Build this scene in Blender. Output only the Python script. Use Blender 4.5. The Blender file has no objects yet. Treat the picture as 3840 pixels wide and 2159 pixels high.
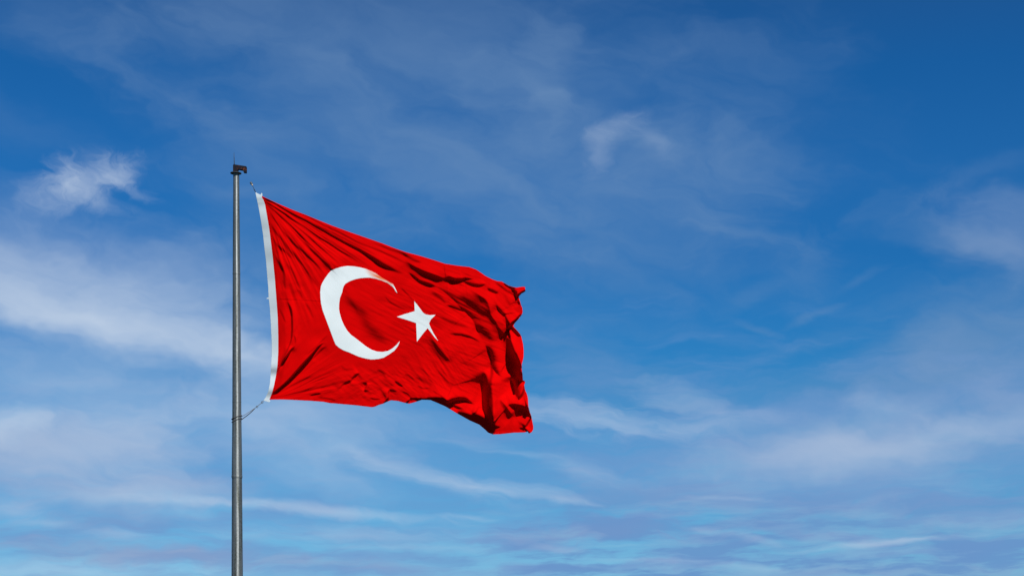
import bpy, bmesh, math, random
import numpy as np
from mathutils import Vector

scene = bpy.context.scene
COL = scene.collection
R = math.radians

# ------------------------------------------------------------------ camera
EYE = 1.6                    # eye height over the ground, metres
FPX = 5909.0                 # focal length in drawing units (3840 of them across the frame)
CX, HY = 1920.0, 2344.0      # straight-ahead column and horizon row, in the same units
POLE_Y = 76.8                # metres to the pole
MPU = POLE_Y / FPX           # metres per drawing unit at the pole

cam = bpy.data.cameras.new("camera")
cam.sensor_width = 36.0
cam.lens = 36.0 * FPX / 3840.0
cam.shift_y = (HY - 1079.5) / 3840.0          # a rising-front lens keeps the pole upright
cam.clip_start, cam.clip_end = 0.5, 20000.0
camo = bpy.data.objects.new("camera", cam)
camo.location = (0, 0, EYE)
camo.rotation_euler = (R(90), 0, 0)
COL.objects.link(camo)
scene.camera = camo

# ------------------------------------------------------------------ exposure
scene.view_settings.view_transform = 'Standard'
scene.view_settings.look = 'None'
scene.view_settings.exposure = 0.0
scene.view_settings.gamma = 1.0
scene.view_settings.use_curve_mapping = False

# ------------------------------------------------------------------ sun
SUN_AZ, SUN_EL = 24.0, 47.0                    # degrees to the right of straight behind, and up
SDIR = Vector((math.sin(R(SUN_AZ)) * math.cos(R(SUN_EL)),
               -math.cos(R(SUN_AZ)) * math.cos(R(SUN_EL)), math.sin(R(SUN_EL))))
sun = bpy.data.lights.new("sun", 'SUN')
sun.energy = 4.9
sun.angle = R(0.55)
sun.color = (1.0, 0.985, 0.955)
suno = bpy.data.objects.new("sun", sun)
suno.rotation_euler = SDIR.to_track_quat('Z', 'Y').to_euler()
suno.location = (30, -40, 60)
COL.objects.link(suno)

# ------------------------------------------------------------------ world: sky and clouds
world = bpy.data.worlds.new("World")
scene.world = world
world.use_nodes = True
nt = world.node_tree
nt.nodes.clear()
N, L = nt.nodes, nt.links


def wire(node, i, v):
    if v is None:
        return
    if isinstance(v, bpy.types.NodeSocket):
        L.new(v, node.inputs[i])
    else:
        node.inputs[i].default_value = v


def math_(op, a, b=None, c=None, clamp=False):
    n = N.new('ShaderNodeMath'); n.operation = op; n.use_clamp = clamp
    for i, v in enumerate((a, b, c)):
        wire(n, i, v)
    return n.outputs[0]


def smooth_(v, lo, hi, t0=0.0, t1=1.0):
    n = N.new('ShaderNodeMapRange'); n.interpolation_type = 'SMOOTHSTEP'; n.clamp = False
    for i, x in enumerate((v, lo, hi, t0, t1)):
        wire(n, i, x)
    return n.outputs[0]


def mix_(f, a, b, blend='MIX'):
    n = N.new('ShaderNodeMix'); n.data_type = 'RGBA'; n.blend_type = blend
    wire(n, 0, f); wire(n, 6, a); wire(n, 7, b)
    return n.outputs[2]


def lin(r, g, b):
    f = lambda c: c / 12.92 if c <= 0.04045 else ((c + 0.055) / 1.055) ** 2.4
    return (f(r / 255), f(g / 255), f(b / 255), 1.0)


sky = N.new('ShaderNodeTexSky')
sky.sky_type = 'NISHITA'
sky.sun_disc = False
sky.sun_elevation = R(SUN_EL)
sky.sun_rotation = math.atan2(SDIR.x, SDIR.y)
sky.altitude = 300.0
sky.air_density = 1.0
sky.dust_density = 0.6
sky.ozone_density = 2.0
SKYK = 0.10                                    # Background strength

tc = N.new('ShaderNodeTexCoord')
sep = N.new('ShaderNodeSeparateXYZ')
L.new(tc.outputs['Generated'], sep.inputs[0])
dx, dy, dz = sep.outputs
az = math_('MULTIPLY', math_('ARCTAN2', dx, dy), 57.29578)      # azimuth, degrees
el = math_('MULTIPLY', math_('ARCSINE', dz), 57.29578)          # elevation, degrees
cmb = N.new('ShaderNodeCombineXYZ')
L.new(az, cmb.inputs[0]); L.new(el, cmb.inputs[1])
AE = cmb.outputs[0]

# clear-sky colour: the physical sky, a little more saturated, with the paler air low down
sky_c = sky.outputs[0]
gr = N.new('ShaderNodeValToRGB')
L.new(math_('DIVIDE', el, 40.0, clamp=True), gr.inputs[0])
GRADE = [(0.0, (0.3112, 0.7296, 1.2717)), (0.0458, (0.3112, 0.7296, 1.2717)), (0.0712, (0.2539, 0.6605, 1.1254)), (0.1074, (0.1929, 0.6067, 1.0172)), (0.1555, (0.1866, 0.5902, 0.9559)), (0.2151, (0.1059, 0.5378, 0.9122)), (0.2739, (0.08, 0.5043, 0.9113)), (0.3203, (0.0692, 0.4756, 0.8953)), (0.3887, (0.0828, 0.4983, 0.9314)), (0.477, (0.0652, 0.4689, 0.8968)), (0.5409, (0.0941, 0.4397, 0.8233)), (1.0, (0.0941, 0.4397, 0.8233))]
while len(gr.color_ramp.elements) > 1:
    gr.color_ramp.elements.remove(gr.color_ramp.elements[-1])
for i, (p, c) in enumerate(GRADE):
    e = gr.color_ramp.elements[0] if i == 0 else gr.color_ramp.elements.new(p)
    e.position = p; e.color = (c[0], c[1], c[2], 1)
clear = mix_(1.0, mix_(1.0, sky_c, gr.outputs[0], 'MULTIPLY'), (0.98, 0.91, 0.90, 1.0), 'MULTIPLY')


def noise_(vec, loc, rot, sx, sy, scale, detail, rough, dist=0.0, z=0.0):
    m = N.new('ShaderNodeMapping'); m.vector_type = 'POINT'
    L.new(vec, m.inputs[0])
    m.inputs[1].default_value = (loc, loc * 0.7, z)
    m.inputs[2].default_value = (0, 0, R(rot))
    m.inputs[3].default_value = (sx, sy, 1)
    # rotate first, then stretch: chain a second mapping
    m2 = N.new('ShaderNodeMapping'); m2.vector_type = 'POINT'
    m.inputs[3].default_value = (1, 1, 1)
    L.new(m.outputs[0], m2.inputs[0])
    m2.inputs[3].default_value = (sx, sy, 1)
    t = N.new('ShaderNodeTexNoise')
    t.noise_dimensions = '2D'
    L.new(m2.outputs[0], t.inputs['Vector'])
    t.inputs['Scale'].default_value = scale
    t.inputs['Detail'].default_value = detail
    t.inputs['Roughness'].default_value = rough
    t.inputs['Distortion'].default_value = dist
    return t


# gentle warp so that no cloud edge is a clean ellipse
wn = noise_(AE, 3.1, 0, 0.7, 1.3, 0.55, 3.0, 0.55)
ws = N.new('ShaderNodeVectorMath'); ws.operation = 'SUBTRACT'
L.new(wn.outputs['Color'], ws.inputs[0]); ws.inputs[1].default_value = (0.5, 0.5, 0.5)
wm = N.new('ShaderNodeVectorMath'); wm.operation = 'MULTIPLY_ADD'
L.new(ws.outputs[0], wm.inputs[0]); wm.inputs[1].default_value = (2.6, 1.1, 0.0); L.new(AE, wm.inputs[2])
AW = wm.outputs[0]
wm2 = N.new('ShaderNodeVectorMath'); wm2.operation = 'MULTIPLY_ADD'
L.new(ws.outputs[0], wm2.inputs[0]); wm2.inputs[1].default_value = (1.0, 0.35, 0.0); L.new(AE, wm2.inputs[2])
AW2 = wm2.outputs[0]

# four kinds of cloud texture
NOI = {
    'veil': noise_(AW, 11.0, 12, 0.35, 0.9, 0.55, 6.0, 0.55, 0.3).outputs[0],     # broad cirrus veil
    'streak': noise_(AW, 5.0, 10, 0.25, 1.7, 0.8, 7.0, 0.58, 0.15).outputs[0],     # combed streaks
    'puff': noise_(AW, 23.0, 25, 0.9, 1.2, 1.15, 8.0, 0.6, 0.15).outputs[0],       # torn little cumulus
    'far': noise_(AW2, 51.0, -2, 0.22, 1.5, 1.05, 7.0, 0.58, 0.0).outputs[0],      # thin layered cloud lowest down
    'low': noise_(AW, 37.0, -3, 0.30, 1.55, 0.95, 8.0, 0.60, 0.1).outputs[0],     # flat far clouds near the horizon
}


def to_ae(px, py):
    a = math.atan((px - CX) / FPX)
    return math.degrees(a), math.degrees(math.atan((HY - py) / FPX * math.cos(a)))


DEG = math.degrees(1.0 / FPX)


PREV = [None]


def blob(cx, cy, rx, ry, ang, amp, kind, k, soft=1.0):
    """One cloud patch: an ellipse in azimuth and elevation eaten into by a noise."""
    a, e = to_ae(cx, cy)
    src = AW2 if (ry < 60 or kind == 'puff') else AW
    if PREV[0] is not None:              # evaluated one after another, so that the shader needs little memory
        q = N.new('ShaderNodeVectorMath'); q.operation = 'MULTIPLY_ADD'
        L.new(PREV[0], q.inputs[0]); q.inputs[1].default_value = (1e-7, 1e-7, 1e-7); L.new(src, q.inputs[2])
        src = q.outputs[0]
    m = N.new('ShaderNodeMapping'); m.vector_type = 'TEXTURE'
    L.new(src, m.inputs[0])
    m.inputs[1].default_value = (a, e, 0)
    m.inputs[2].default_value = (0, 0, R(-ang))
    m.inputs[3].default_value = (rx * DEG, ry * DEG, 1e6)
    ln = N.new('ShaderNodeVectorMath'); ln.operation = 'LENGTH'
    L.new(m.outputs[0], ln.inputs[0])
    v = math_('MULTIPLY_ADD', NOI[kind], k, math_('SUBTRACT', 1.0 - 0.5 * k, ln.outputs['Value']))
    return smooth_(v, 0.5 - 0.55 * soft, 0.5 + 0.55 * soft, 0.0, amp)


def layer(blobs, grow):
    acc = None
    for b in blobs:
        g_ = 1.0 if b[6] == 'puff' else grow
        v = blob(b[0], b[1], b[2] * g_, b[3] * g_, *b[4:])
        # screen: 1-(1-a)(1-b)
        if acc is None:
            acc = v
        else:
            acc = math_('SUBTRACT', math_('ADD', acc, v), math_('MULTIPLY', acc, v))
        PREV[0] = acc
    return acc


#        x     y     rx    ry   tilt  amp  texture  bite soft
VEIL = [
    (1500, 150, 1250, 430, 14, 0.35, 'veil', 1.2, 1.3),
    (1750, 640, 1100, 300, 12, 0.30, 'veil', 1.2, 1.3),
    (2350, 900, 700, 200, 12, 0.14, 'veil', 1.4, 1.2),
    (2080, 210, 330, 95, 112, 0.23, 'veil', 1.2, 1.1),
    (1990, 350, 190, 70, 52, 0.21, 'streak', 1.2, 1.1),
    (1820, 350, 210, 60, 48, 0.12, 'streak', 1.6, 1.0),
    (900, 560, 500, 120, 30, 0.14, 'veil', 1.2, 1.2),
    (2850, 380, 420, 240, 20, 0.14, 'veil', 1.3, 1.2),
    (2650, 620, 420, 140, 0, 0.12, 'veil', 1.4, 1.2),
    (150, 60, 500, 120, 20, 0.12, 'veil', 1.2, 1.2),
    (80, 470, 480, 90, 14, 0.11, 'veil', 1.2, 1.2),
    (2640, 790, 340, 100, 14, 0.19, 'streak', 1.5, 1.1),
    (2830, 900, 330, 45, 12, 0.15, 'streak', 1.5, 1.1),
    (3030, 1010, 130, 190, 18, 0.15, 'puff', 1.3, 1.2),
    (2830, 1110, 160, 34, -24, 0.14, 'streak', 1.3, 1.0),
    (3060, 1183, 130, 20, -20, 0.23, 'streak', 1.0, 1.0),
    (2850, 1235, 120, 15, 18, 0.19, 'streak', 1.0, 1.0),
    (3210, 1050, 90, 20, -26, 0.13, 'streak', 1.0, 1.0),
    (3000, 1300, 300, 36, -14, 0.13, 'streak', 1.5, 1.0),
    (3720, 640, 250, 55, -10, 0.13, 'veil', 1.3, 1.1),
    (3560, 900, 300, 85, 14, 0.26, 'veil', 1.2, 1.1),
    (3800, 930, 210, 200, -30, 0.32, 'veil', 1.1, 1.2),
    (3600, 1290, 480, 130, -13, 0.37, 'veil', 1.0, 1.0),
    (3780, 1180, 300, 130, -8, 0.21, 'veil', 1.0, 1.2),
    (3500, 1110, 240, 50, -8, 0.16, 'streak', 1.4, 1.1),
    (3300, 1440, 620, 110, -6, 0.33, 'veil', 1.1, 1.2),
    (2250, 1390, 420, 150, 16, 0.19, 'streak', 1.6, 1.1),
    (2050, 1230, 300, 260, 0, 0.14, 'veil', 1.3, 1.3),
    (2600, 1240, 420, 50, 8, 0.09, 'streak', 1.4, 1.1),
    (1150, 1000, 520, 240, 10, 0.23, 'veil', 1.2, 1.3),
]
BRIGHT = [
    # little torn cumulus at the upper left
    (310, 685, 240, 102, -20, .42, 'puff', 1.0, 1.15),
    (430, 640, 95, 85, -50, .26, 'puff', 1.6, 0.9),
    (225, 650, 95, 90, 20, .24, 'puff', 1.3, 1.0),
    (330, 735, 160, 58, 12, .24, 'puff', 1.2, 1.1),
    (510, 722, 110, 34, 14, .16, 'puff', 1.5, 0.9),
    # arch-shaped wisp right of centre
    (2240, 560, 62, 105, 12, .17, 'puff', 1.2, 1.2),
    (2320, 470, 135, 58, -16, .16, 'puff', 1.2, 1.2),
    (2430, 520, 110, 55, 48, .10, 'puff', 1.2, 1.2),
    # the white band on the left and the veil above it
    (200, 1000, 950, 190, 9, .40, 'veil', 1.0, 1.3),
    (300, 1120, 850, 130, 10, .42, 'veil', 0.9, 1.2),
    (330, 1200, 860, 92, 12, .78, 'streak', 0.4, 1.15),
    (900, 1330, 420, 70, 14, .52, 'veil', 0.8, 1.1),
    (300, 1450, 900, 200, 6, .40, 'veil', 0.9, 1.3),
    (1150, 1560, 600, 170, 6, .30, 'veil', 1.2, 1.3),
    # lower left
    (30, 1595, 150, 85, -8, .55, 'veil', 0.7, 1.0),
    (250, 1700, 420, 120, -8, .40, 'veil', 0.9, 1.2),
    (420, 1850, 480, 75, -2, .42, 'veil', 0.9, 1.2),
    (40, 1915, 150, 44, 4, 0.29, 'low', 1.2, 1.1),
    (180, 1962, 160, 16, 3, 0.21, 'low', 1.2, 1.1),
    (680, 1872, 230, 21.25, 2, 0.36, 'streak', 1.6, 1.25),
    (870, 1884, 150, 22.5, 5, 0.26, 'streak', 1.6, 1.25),
    (1230, 1912, 400, 21.25, 4.5, 0.42, 'streak', 1.6, 1.25),
    (1760, 1938, 120, 11.25, 6, 0.26, 'streak', 1.6, 1.25),
    (1320, 2004, 520, 40, 1, 0.24, 'streak', 1.6, 1.25),
    (460, 2000, 120, 20, 2, 0.24, 'streak', 1.6, 1.25),
    (1500, 2050, 420, 17.5, 1, 0.16, 'streak', 1.6, 1.25),
    (300, 2140, 600, 45, 1, 0.26, 'streak', 1.6, 1.25),
    # streaks under the flag
    (1560, 1775, 380, 37.5, 16, 0.32, 'streak', 1.6, 1.25),
    (1860, 1832, 330, 32.5, 7, 0.30, 'streak', 1.6, 1.25),
    (1350, 1700, 160, 30, 22, 0.20, 'streak', 1.6, 1.25),
    (1750, 1660, 170, 30, 10, 0.14, 'streak', 1.6, 1.25),
    (1950, 1705, 120, 12.5, 4, 0.17, 'streak', 1.6, 1.25),
    (2130, 1878, 110, 11.25, 6, 0.22, 'streak', 1.6, 1.25),
    (2170, 1765, 160, 42.5, 14, 0.22, 'streak', 1.6, 1.25),
    (1250, 1820, 300, 60, 6, .14, 'veil', 1.0, 1.2),
    # combed cirrus right of the flag
    (2130, 1560, 380, 60, 14, 0.30, 'streak', 1.8, 1.2),
    (2380, 1600, 300, 42, 6, 0.24, 'streak', 1.8, 1.2),
    (2560, 1500, 180, 50, 16, 0.21, 'streak', 1.8, 1.2),
    (2680, 1590, 220, 44, -6, 0.20, 'low', 1.5, 1.1),
    # broad pale cloud at the lower right
    (3180, 1690, 520, 88, -4, .26, 'veil', 0.6, 1.1),
    (3230, 1680, 720, 170, -3, .20, 'veil', 0.9, 1.2),
    (3650, 1600, 300, 54, -8, .20, 'veil', 0.8, 1.1),
    (3330, 1530, 200, 60, 10, .20, 'veil', 0.8, 1.1),
    (3790, 1940, 230, 40, 6, 0.11, 'low', 0.9, 1.1),
    (3500, 1953, 280, 22, 3, 0.10, 'low', 0.9, 1.1),
    # bright gaps and lit edges low on the right
    (2640, 1985, 120, 18, 8, 0.21, 'low', 1.7, 1.1),
    (2820, 2015, 110, 20, 14, 0.21, 'low', 1.7, 1.1),
    (3240, 2040, 290, 17, -6, 0.25, 'low', 1.5, 1.1),
    (3450, 2020, 260, 16, -4, 0.22, 'low', 1.5, 1.1),
    (2760, 1868, 160, 9, 4, 0.14, 'low', 1.5, 1.1),
    (2860, 2130, 160, 13, 4, 0.15, 'low', 1.4, 1.1),
    (2100, 2060, 140, 16, 4, 0.17, 'low', 1.6, 1.1),
    (2420, 2100, 260, 12, 2, 0.18, 'low', 1.3, 1.1),
]
GREY = [
    (1920, 1820, 2700, 420, 0, .30, 'low', 2.2, 1.2),
    (3300, 1780, 1000, 300, 0, .30, 'low', 1.6, 1.2),
    (300, 1850, 900, 260, 0, .26, 'low', 1.6, 1.2),
    (330, 1720, 520, 110, -5, .34, 'veil', 1.0, 1.2),
    (470, 1800, 380, 40, -2, .34, 'low', 1.1, 1.1),
    (800, 1935, 560, 30, -5, .42, 'low', 1.3, 0.9),
    (250, 1990, 460, 34, -4, .40, 'low', 1.2, 1.0),
    (900, 2035, 420, 18, 8, .46, 'low', 0.9, 0.8),
    (650, 2068, 700, 42, 3, .58, 'low', 0.7, 1.0),
    (1450, 2085, 420, 18, 1, .42, 'low', 1.1, 0.8),
    (1330, 2085, 120, 30, 12, .36, 'low', 1.0, 0.8),
    (1420, 2140, 460, 30, 1, .70, 'low', 1.1, 0.9),
    (2150, 1985, 330, 46, 0, .80, 'low', 1.2, 0.75),
    (1960, 2045, 210, 26, 4, .80, 'low', 1.5, 0.75),
    (2370, 1960, 330, 44, -7, .80, 'low', 1.2, 0.8),
    (2540, 1840, 420, 80, 6, .40, 'low', 1.0, 1.1),
    (2960, 1895, 520, 60, 0, .50, 'low', 0.9, 1.0),
    (2900, 1830, 420, 34, -3, .40, 'low', 1.0, 1.0),
    (3500, 1860, 460, 50, 4, .42, 'low', 0.9, 1.1),
    (3650, 2060, 420, 60, -3, .42, 'low', 0.8, 1.1),
    (2900, 1975, 330, 30, 6, .46, 'low', 1.3, 0.8),
    (3050, 2012, 240, 22, 2, .70, 'low', 1.5, 0.7),
    (2640, 2010, 200, 22, 4, .62, 'low', 1.6, 0.7),
    (2250, 2125, 460, 24, -2, .75, 'low', 1.4, 0.75),
    (2550, 2085, 190, 12, 4, .44, 'low', 1.4, 0.75),
    (2030, 2120, 230, 12, 2, .44, 'low', 1.5, 0.75),
    (3150, 2085, 620, 26, -3, .44, 'low', 0.9, 0.9),
    (3050, 2150, 760, 22, 0, .48, 'low', 1.0, 0.9),
    (2700, 1660, 300, 50, 4, .30, 'low', 1.2, 1.1),
    (3050, 1530, 420, 60, -4, .30, 'veil', 1.0, 1.1),
    (3550, 1470, 500, 60, -4, .20, 'veil', 1.0, 1.1),
    (2100, 1680, 420, 50, 6, .24, 'low', 1.3, 1.1),
    (1830, 1916, 100, 14, 6, .24, 'low', 1.3, 0.9),
]

LAV = [
    (600, 2078, 720, 50, 3, .85, 'low', 0.8, 0.9),
    (420, 1840, 520, 70, -2, .42, 'low', 1.0, 1.1),
    (180, 1700, 460, 125, -6, .60, 'veil', 0.9, 1.2),
    (260, 1960, 420, 40, -4, .30, 'low', 1.2, 1.0),
    (1250, 2110, 420, 26, 3, .40, 'low', 1.1, 0.9),
    (3230, 1670, 720, 130, -4, .66, 'veil', 0.8, 1.1),
    (3300, 1960, 900, 120, 0, .34, 'low', 1.4, 1.1),
    (2500, 1850, 420, 70, 4, .34, 'low', 1.2, 1.1),
    (2200, 2000, 420, 40, -3, .34, 'low', 1.4, 0.9),
    (3300, 2140, 900, 40, 0, .40, 'low', 1.2, 1.0),
    (3780, 880, 260, 150, 20, .34, 'veil', 1.1, 1.2),
    (40, 1650, 230, 70, -10, .40, 'veil', 0.8, 1.1),
    (3700, 1440, 420, 150, -6, .40, 'veil', 1.0, 1.2),
]

K = 1.0 / SKYK
tint = lambda r, g, b: tuple(c * K for c in lin(r, g, b)[:3]) + (1.0,)
# generic thin cloud over the rest of the sky, behind the viewer too
away = smooth_(math_('ABSOLUTE', az), 24.0, 40.0)
rest = math_('MULTIPLY', smooth_(NOI['veil'], 0.45, 0.8, 0.0, 0.04), away)

def band(y0, y1):
    e0, e1 = math.degrees(math.atan((HY - y0) / FPX)), math.degrees(math.atan((HY - y1) / FPX))
    return smooth_(el, e0, e1)


def side(x0, x1):
    return smooth_(az, to_ae(x0, 1900)[0], to_ae(x1, 1900)[0])


low_w = math_('MULTIPLY', band(1640, 2120), math_('MULTIPLY_ADD', side(1500, 2300), 0.6, 0.4))
low_g = math_('MULTIPLY', smooth_(NOI['far'], 0.45, 0.61, 0.0, 0.80), low_w)
low_b = math_('MULTIPLY', smooth_(NOI['far'], 0.47, 0.32, 0.0, 0.34), low_w)

c1 = mix_(layer(VEIL, 1.3), clear, tint(120, 152, 190))
c2 = mix_(layer(GREY, 1.4), c1, tint(116, 152, 203))
c2 = mix_(layer(LAV, 1.2), c2, tint(142, 165, 203))
c2 = mix_(low_g, c2, tint(102, 146, 200))
c2 = mix_(low_b, c2, tint(138, 190, 220))
c3 = mix_(layer(BRIGHT, 1.25), c2, tint(197, 212, 231))
c4 = mix_(rest, c3, tint(205, 215, 230))
bg = N.new('ShaderNodeBackground')
L.new(c4, bg.inputs[0]); bg.inputs[1].default_value = SKYK
wo = N.new('ShaderNodeOutputWorld')
L.new(bg.outputs[0], wo.inputs[0])


# ------------------------------------------------------------------ helpers
def P(px, py, d=0.0):
    """A point of the traced drawing put at its own depth, d drawing units nearer than the pole's plane."""
    y = POLE_Y - d * MPU
    return Vector(((px - CX) / FPX * y, y, EYE + (HY - py) / FPX * y))


def tag(o, label=None, cat=None, group=None, kind=None):
    if label: o['label'] = label
    if cat: o['category'] = cat
    if group: o['group'] = group
    if kind: o['kind'] = kind
    return o


def empty(name, loc):
    o = bpy.data.objects.new(name, None)
    o.location = loc; o.empty_display_size = 0.3
    COL.objects.link(o)
    return o


def link(name, me, mat, parent=None):
    o = bpy.data.objects.new(name, me)
    if mat: me.materials.append(mat)
    COL.objects.link(o)
    if parent is not None:
        o.parent = parent
        o.location = -parent.location            # parts are built in world metres
    return o


def from_bm(name, bm, mat, parent=None, smooth=False):
    me = bpy.data.meshes.new(name)
    bmesh.ops.recalc_face_normals(bm, faces=bm.faces[:])
    bm.to_mesh(me); bm.free()
    if smooth:
        me.polygons.foreach_set('use_smooth', [True] * len(me.polygons))
    return link(name, me, mat, parent)


def tube(bm, pts, rad, seg=10, closed=False):
    pts = [Vector(p) for p in pts]
    n = len(pts)
    rads = rad if isinstance(rad, (list, tuple)) else [rad] * n
    rings = []
    ref = Vector((0.3, 0.9, 0.2)).normalized()
    for i, p in enumerate(pts):
        if closed:
            t = (pts[(i + 1) % n] - pts[i - 1]).normalized()
        else:
            t = (pts[min(i + 1, n - 1)] - pts[max(i - 1, 0)]).normalized()
        a = t.cross(ref).normalized(); b = t.cross(a).normalized()
        rings.append([bm.verts.new(p + (a * math.cos(2 * math.pi * k / seg) + b * math.sin(2 * math.pi * k / seg)) * rads[i])
                      for k in range(seg)])
    m = n if closed else n - 1
    for i in range(m):
        q, r = rings[i], rings[(i + 1) % n]
        for k in range(seg):
            bm.faces.new((q[k], q[(k + 1) % seg], r[(k + 1) % seg], r[k]))
    if not closed:
        bm.faces.new(rings[0]); bm.faces.new(rings[-1])


def lathe(bm, c, prof, seg, rot=0.0):
    """prof: (radius, z) pairs round a vertical axis at c."""
    rings = [[bm.verts.new((c[0] + r * math.cos(rot + 2 * math.pi * k / seg), c[1] + r * math.sin(rot + 2 * math.pi * k / seg), z))
              for k in range(seg)] for r, z in prof]
    for q, r in zip(rings, rings[1:]):
        for k in range(seg):
            bm.faces.new((q[k], q[(k + 1) % seg], r[(k + 1) % seg], r[k]))
    bm.faces.new(rings[0]); bm.faces.new(rings[-1])


# ------------------------------------------------------------------ materials
def new_mat(name):
    m = bpy.data.materials.new(name); m.use_nodes = True
    t = m.node_tree
    return m, t, t.nodes['Principled BSDF']


def fabric(name, base, var, rough=0.92, spec=0.06, sheen=0.0):
    m, t, b = new_mat(name)
    co = t.nodes.new('ShaderNodeTexCoord')
    n = t.nodes.new('ShaderNodeTexNoise'); n.inputs['Scale'].default_value = 0.9; n.inputs['Detail'].default_value = 6
    t.links.new(co.outputs['Object'], n.inputs['Vector'])
    r = t.nodes.new('ShaderNodeValToRGB')
    r.color_ramp.elements[0].position = 0.3; r.color_ramp.elements[1].position = 0.7
    r.color_ramp.elements[0].color = tuple(c * (1 - var) for c in base) + (1,)
    r.color_ramp.elements[1].color = tuple(min(1, c * (1 + var)) for c in base) + (1,)
    t.links.new(n.outputs[0], r.inputs[0])
    t.links.new(r.outputs[0], b.inputs['Base Color'])
    b.inputs['Roughness'].default_value = rough
    b.inputs['Specular IOR Level'].default_value = spec
    b.inputs['Sheen Weight'].default_value = sheen
    b.inputs['Sheen Roughness'].default_value = 0.4
    return m


RED = fabric("red_bunting", (0.575, 0.0005, 0.0007), 0.05, spec=0.02)
WHITE = fabric("white_bunting", (0.705, 0.745, 0.715), 0.01, spec=0.05)
CANVAS = fabric("white_canvas_tape", (0.61, 0.665, 0.665), 0.03, spec=0.05)

WHITE_PAINTED_GLOW = fabric("white_bunting_with_painted_glow", (0.705, 0.745, 0.715), 0.01, spec=0.05)


def paint_red_glow(m):
    # red bounced light, painted into the colour of the crescent's narrow upper horn
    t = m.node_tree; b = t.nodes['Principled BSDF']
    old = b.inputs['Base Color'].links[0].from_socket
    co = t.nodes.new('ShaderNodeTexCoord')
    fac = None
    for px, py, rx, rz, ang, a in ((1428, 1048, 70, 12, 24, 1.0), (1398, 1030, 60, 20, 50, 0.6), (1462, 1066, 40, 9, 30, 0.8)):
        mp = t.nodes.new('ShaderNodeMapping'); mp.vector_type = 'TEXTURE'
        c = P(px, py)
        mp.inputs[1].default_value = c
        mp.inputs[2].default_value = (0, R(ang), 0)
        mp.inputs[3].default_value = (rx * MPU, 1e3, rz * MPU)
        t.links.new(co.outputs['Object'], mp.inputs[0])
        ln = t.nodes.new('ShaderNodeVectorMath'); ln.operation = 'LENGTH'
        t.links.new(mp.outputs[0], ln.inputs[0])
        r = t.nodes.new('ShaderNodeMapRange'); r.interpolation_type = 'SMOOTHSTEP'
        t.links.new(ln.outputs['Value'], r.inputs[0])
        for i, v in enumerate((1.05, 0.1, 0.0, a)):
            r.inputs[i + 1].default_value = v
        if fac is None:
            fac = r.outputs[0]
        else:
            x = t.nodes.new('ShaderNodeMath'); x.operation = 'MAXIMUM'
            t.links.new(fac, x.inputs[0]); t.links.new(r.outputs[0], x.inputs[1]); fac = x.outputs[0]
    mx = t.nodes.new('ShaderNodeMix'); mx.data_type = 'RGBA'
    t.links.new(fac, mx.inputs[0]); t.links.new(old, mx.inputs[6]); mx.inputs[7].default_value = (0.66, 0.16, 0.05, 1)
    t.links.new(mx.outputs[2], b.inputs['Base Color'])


paint_red_glow(WHITE_PAINTED_GLOW)


def galvanised():
    m, t, b = new_mat("weathered_galvanised_steel")
    co = t.nodes.new('ShaderNodeTexCoord')
    mp = t.nodes.new('ShaderNodeMapping'); mp.inputs[3].default_value = (16, 16, 0.45)
    t.links.new(co.outputs['Object'], mp.inputs[0])
    n1 = t.nodes.new('ShaderNodeTexNoise'); n1.inputs['Scale'].default_value = 1.0; n1.inputs['Detail'].default_value = 5
    t.links.new(mp.outputs[0], n1.inputs['Vector'])
    n2 = t.nodes.new('ShaderNodeTexNoise'); n2.inputs['Scale'].default_value = 14.0; n2.inputs['Detail'].default_value = 4
    t.links.new(co.outputs['Object'], n2.inputs['Vector'])
    ad = t.nodes.new('ShaderNodeMath'); ad.operation = 'MULTIPLY_ADD'
    t.links.new(n2.outputs[0], ad.inputs[0]); ad.inputs[1].default_value = 0.45
    t.links.new(n1.outputs[0], ad.inputs[2])
    r = t.nodes.new('ShaderNodeValToRGB')
    e = r.color_ramp.elements
    e[0].position = 0.52; e[0].color = (0.095, 0.10, 0.08, 1)
    e[1].position = 0.95; e[1].color = (0.27, 0.285, 0.285, 1)
    k = e.new(0.70); k.color = (0.185, 0.197, 0.187, 1)
    t.links.new(ad.outputs[0], r.inputs[0])
    t.links.new(r.outputs[0], b.inputs['Base Color'])
    b.inputs['Metallic'].default_value = 0.6
    rr = t.nodes.new('ShaderNodeMapRange')
    t.links.new(ad.outputs[0], rr.inputs[0])
    for i, v in enumerate((0.6, 1.1, 0.58, 0.50)):
        rr.inputs[i + 1].default_value = v
    t.links.new(rr.outputs[0], b.inputs['Roughness'])
    # rolled along its length: highlights are drawn out vertically
    tg = t.nodes.new('ShaderNodeTangent'); tg.direction_type = 'RADIAL'; tg.axis = 'Z'
    t.links.new(tg.outputs[0], b.inputs['Tangent'])
    b.inputs['Anisotropic'].default_value = 0.78
    b.inputs['Anisotropic Rotation'].default_value = 0.25
    return m


STEEL = galvanised()


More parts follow.
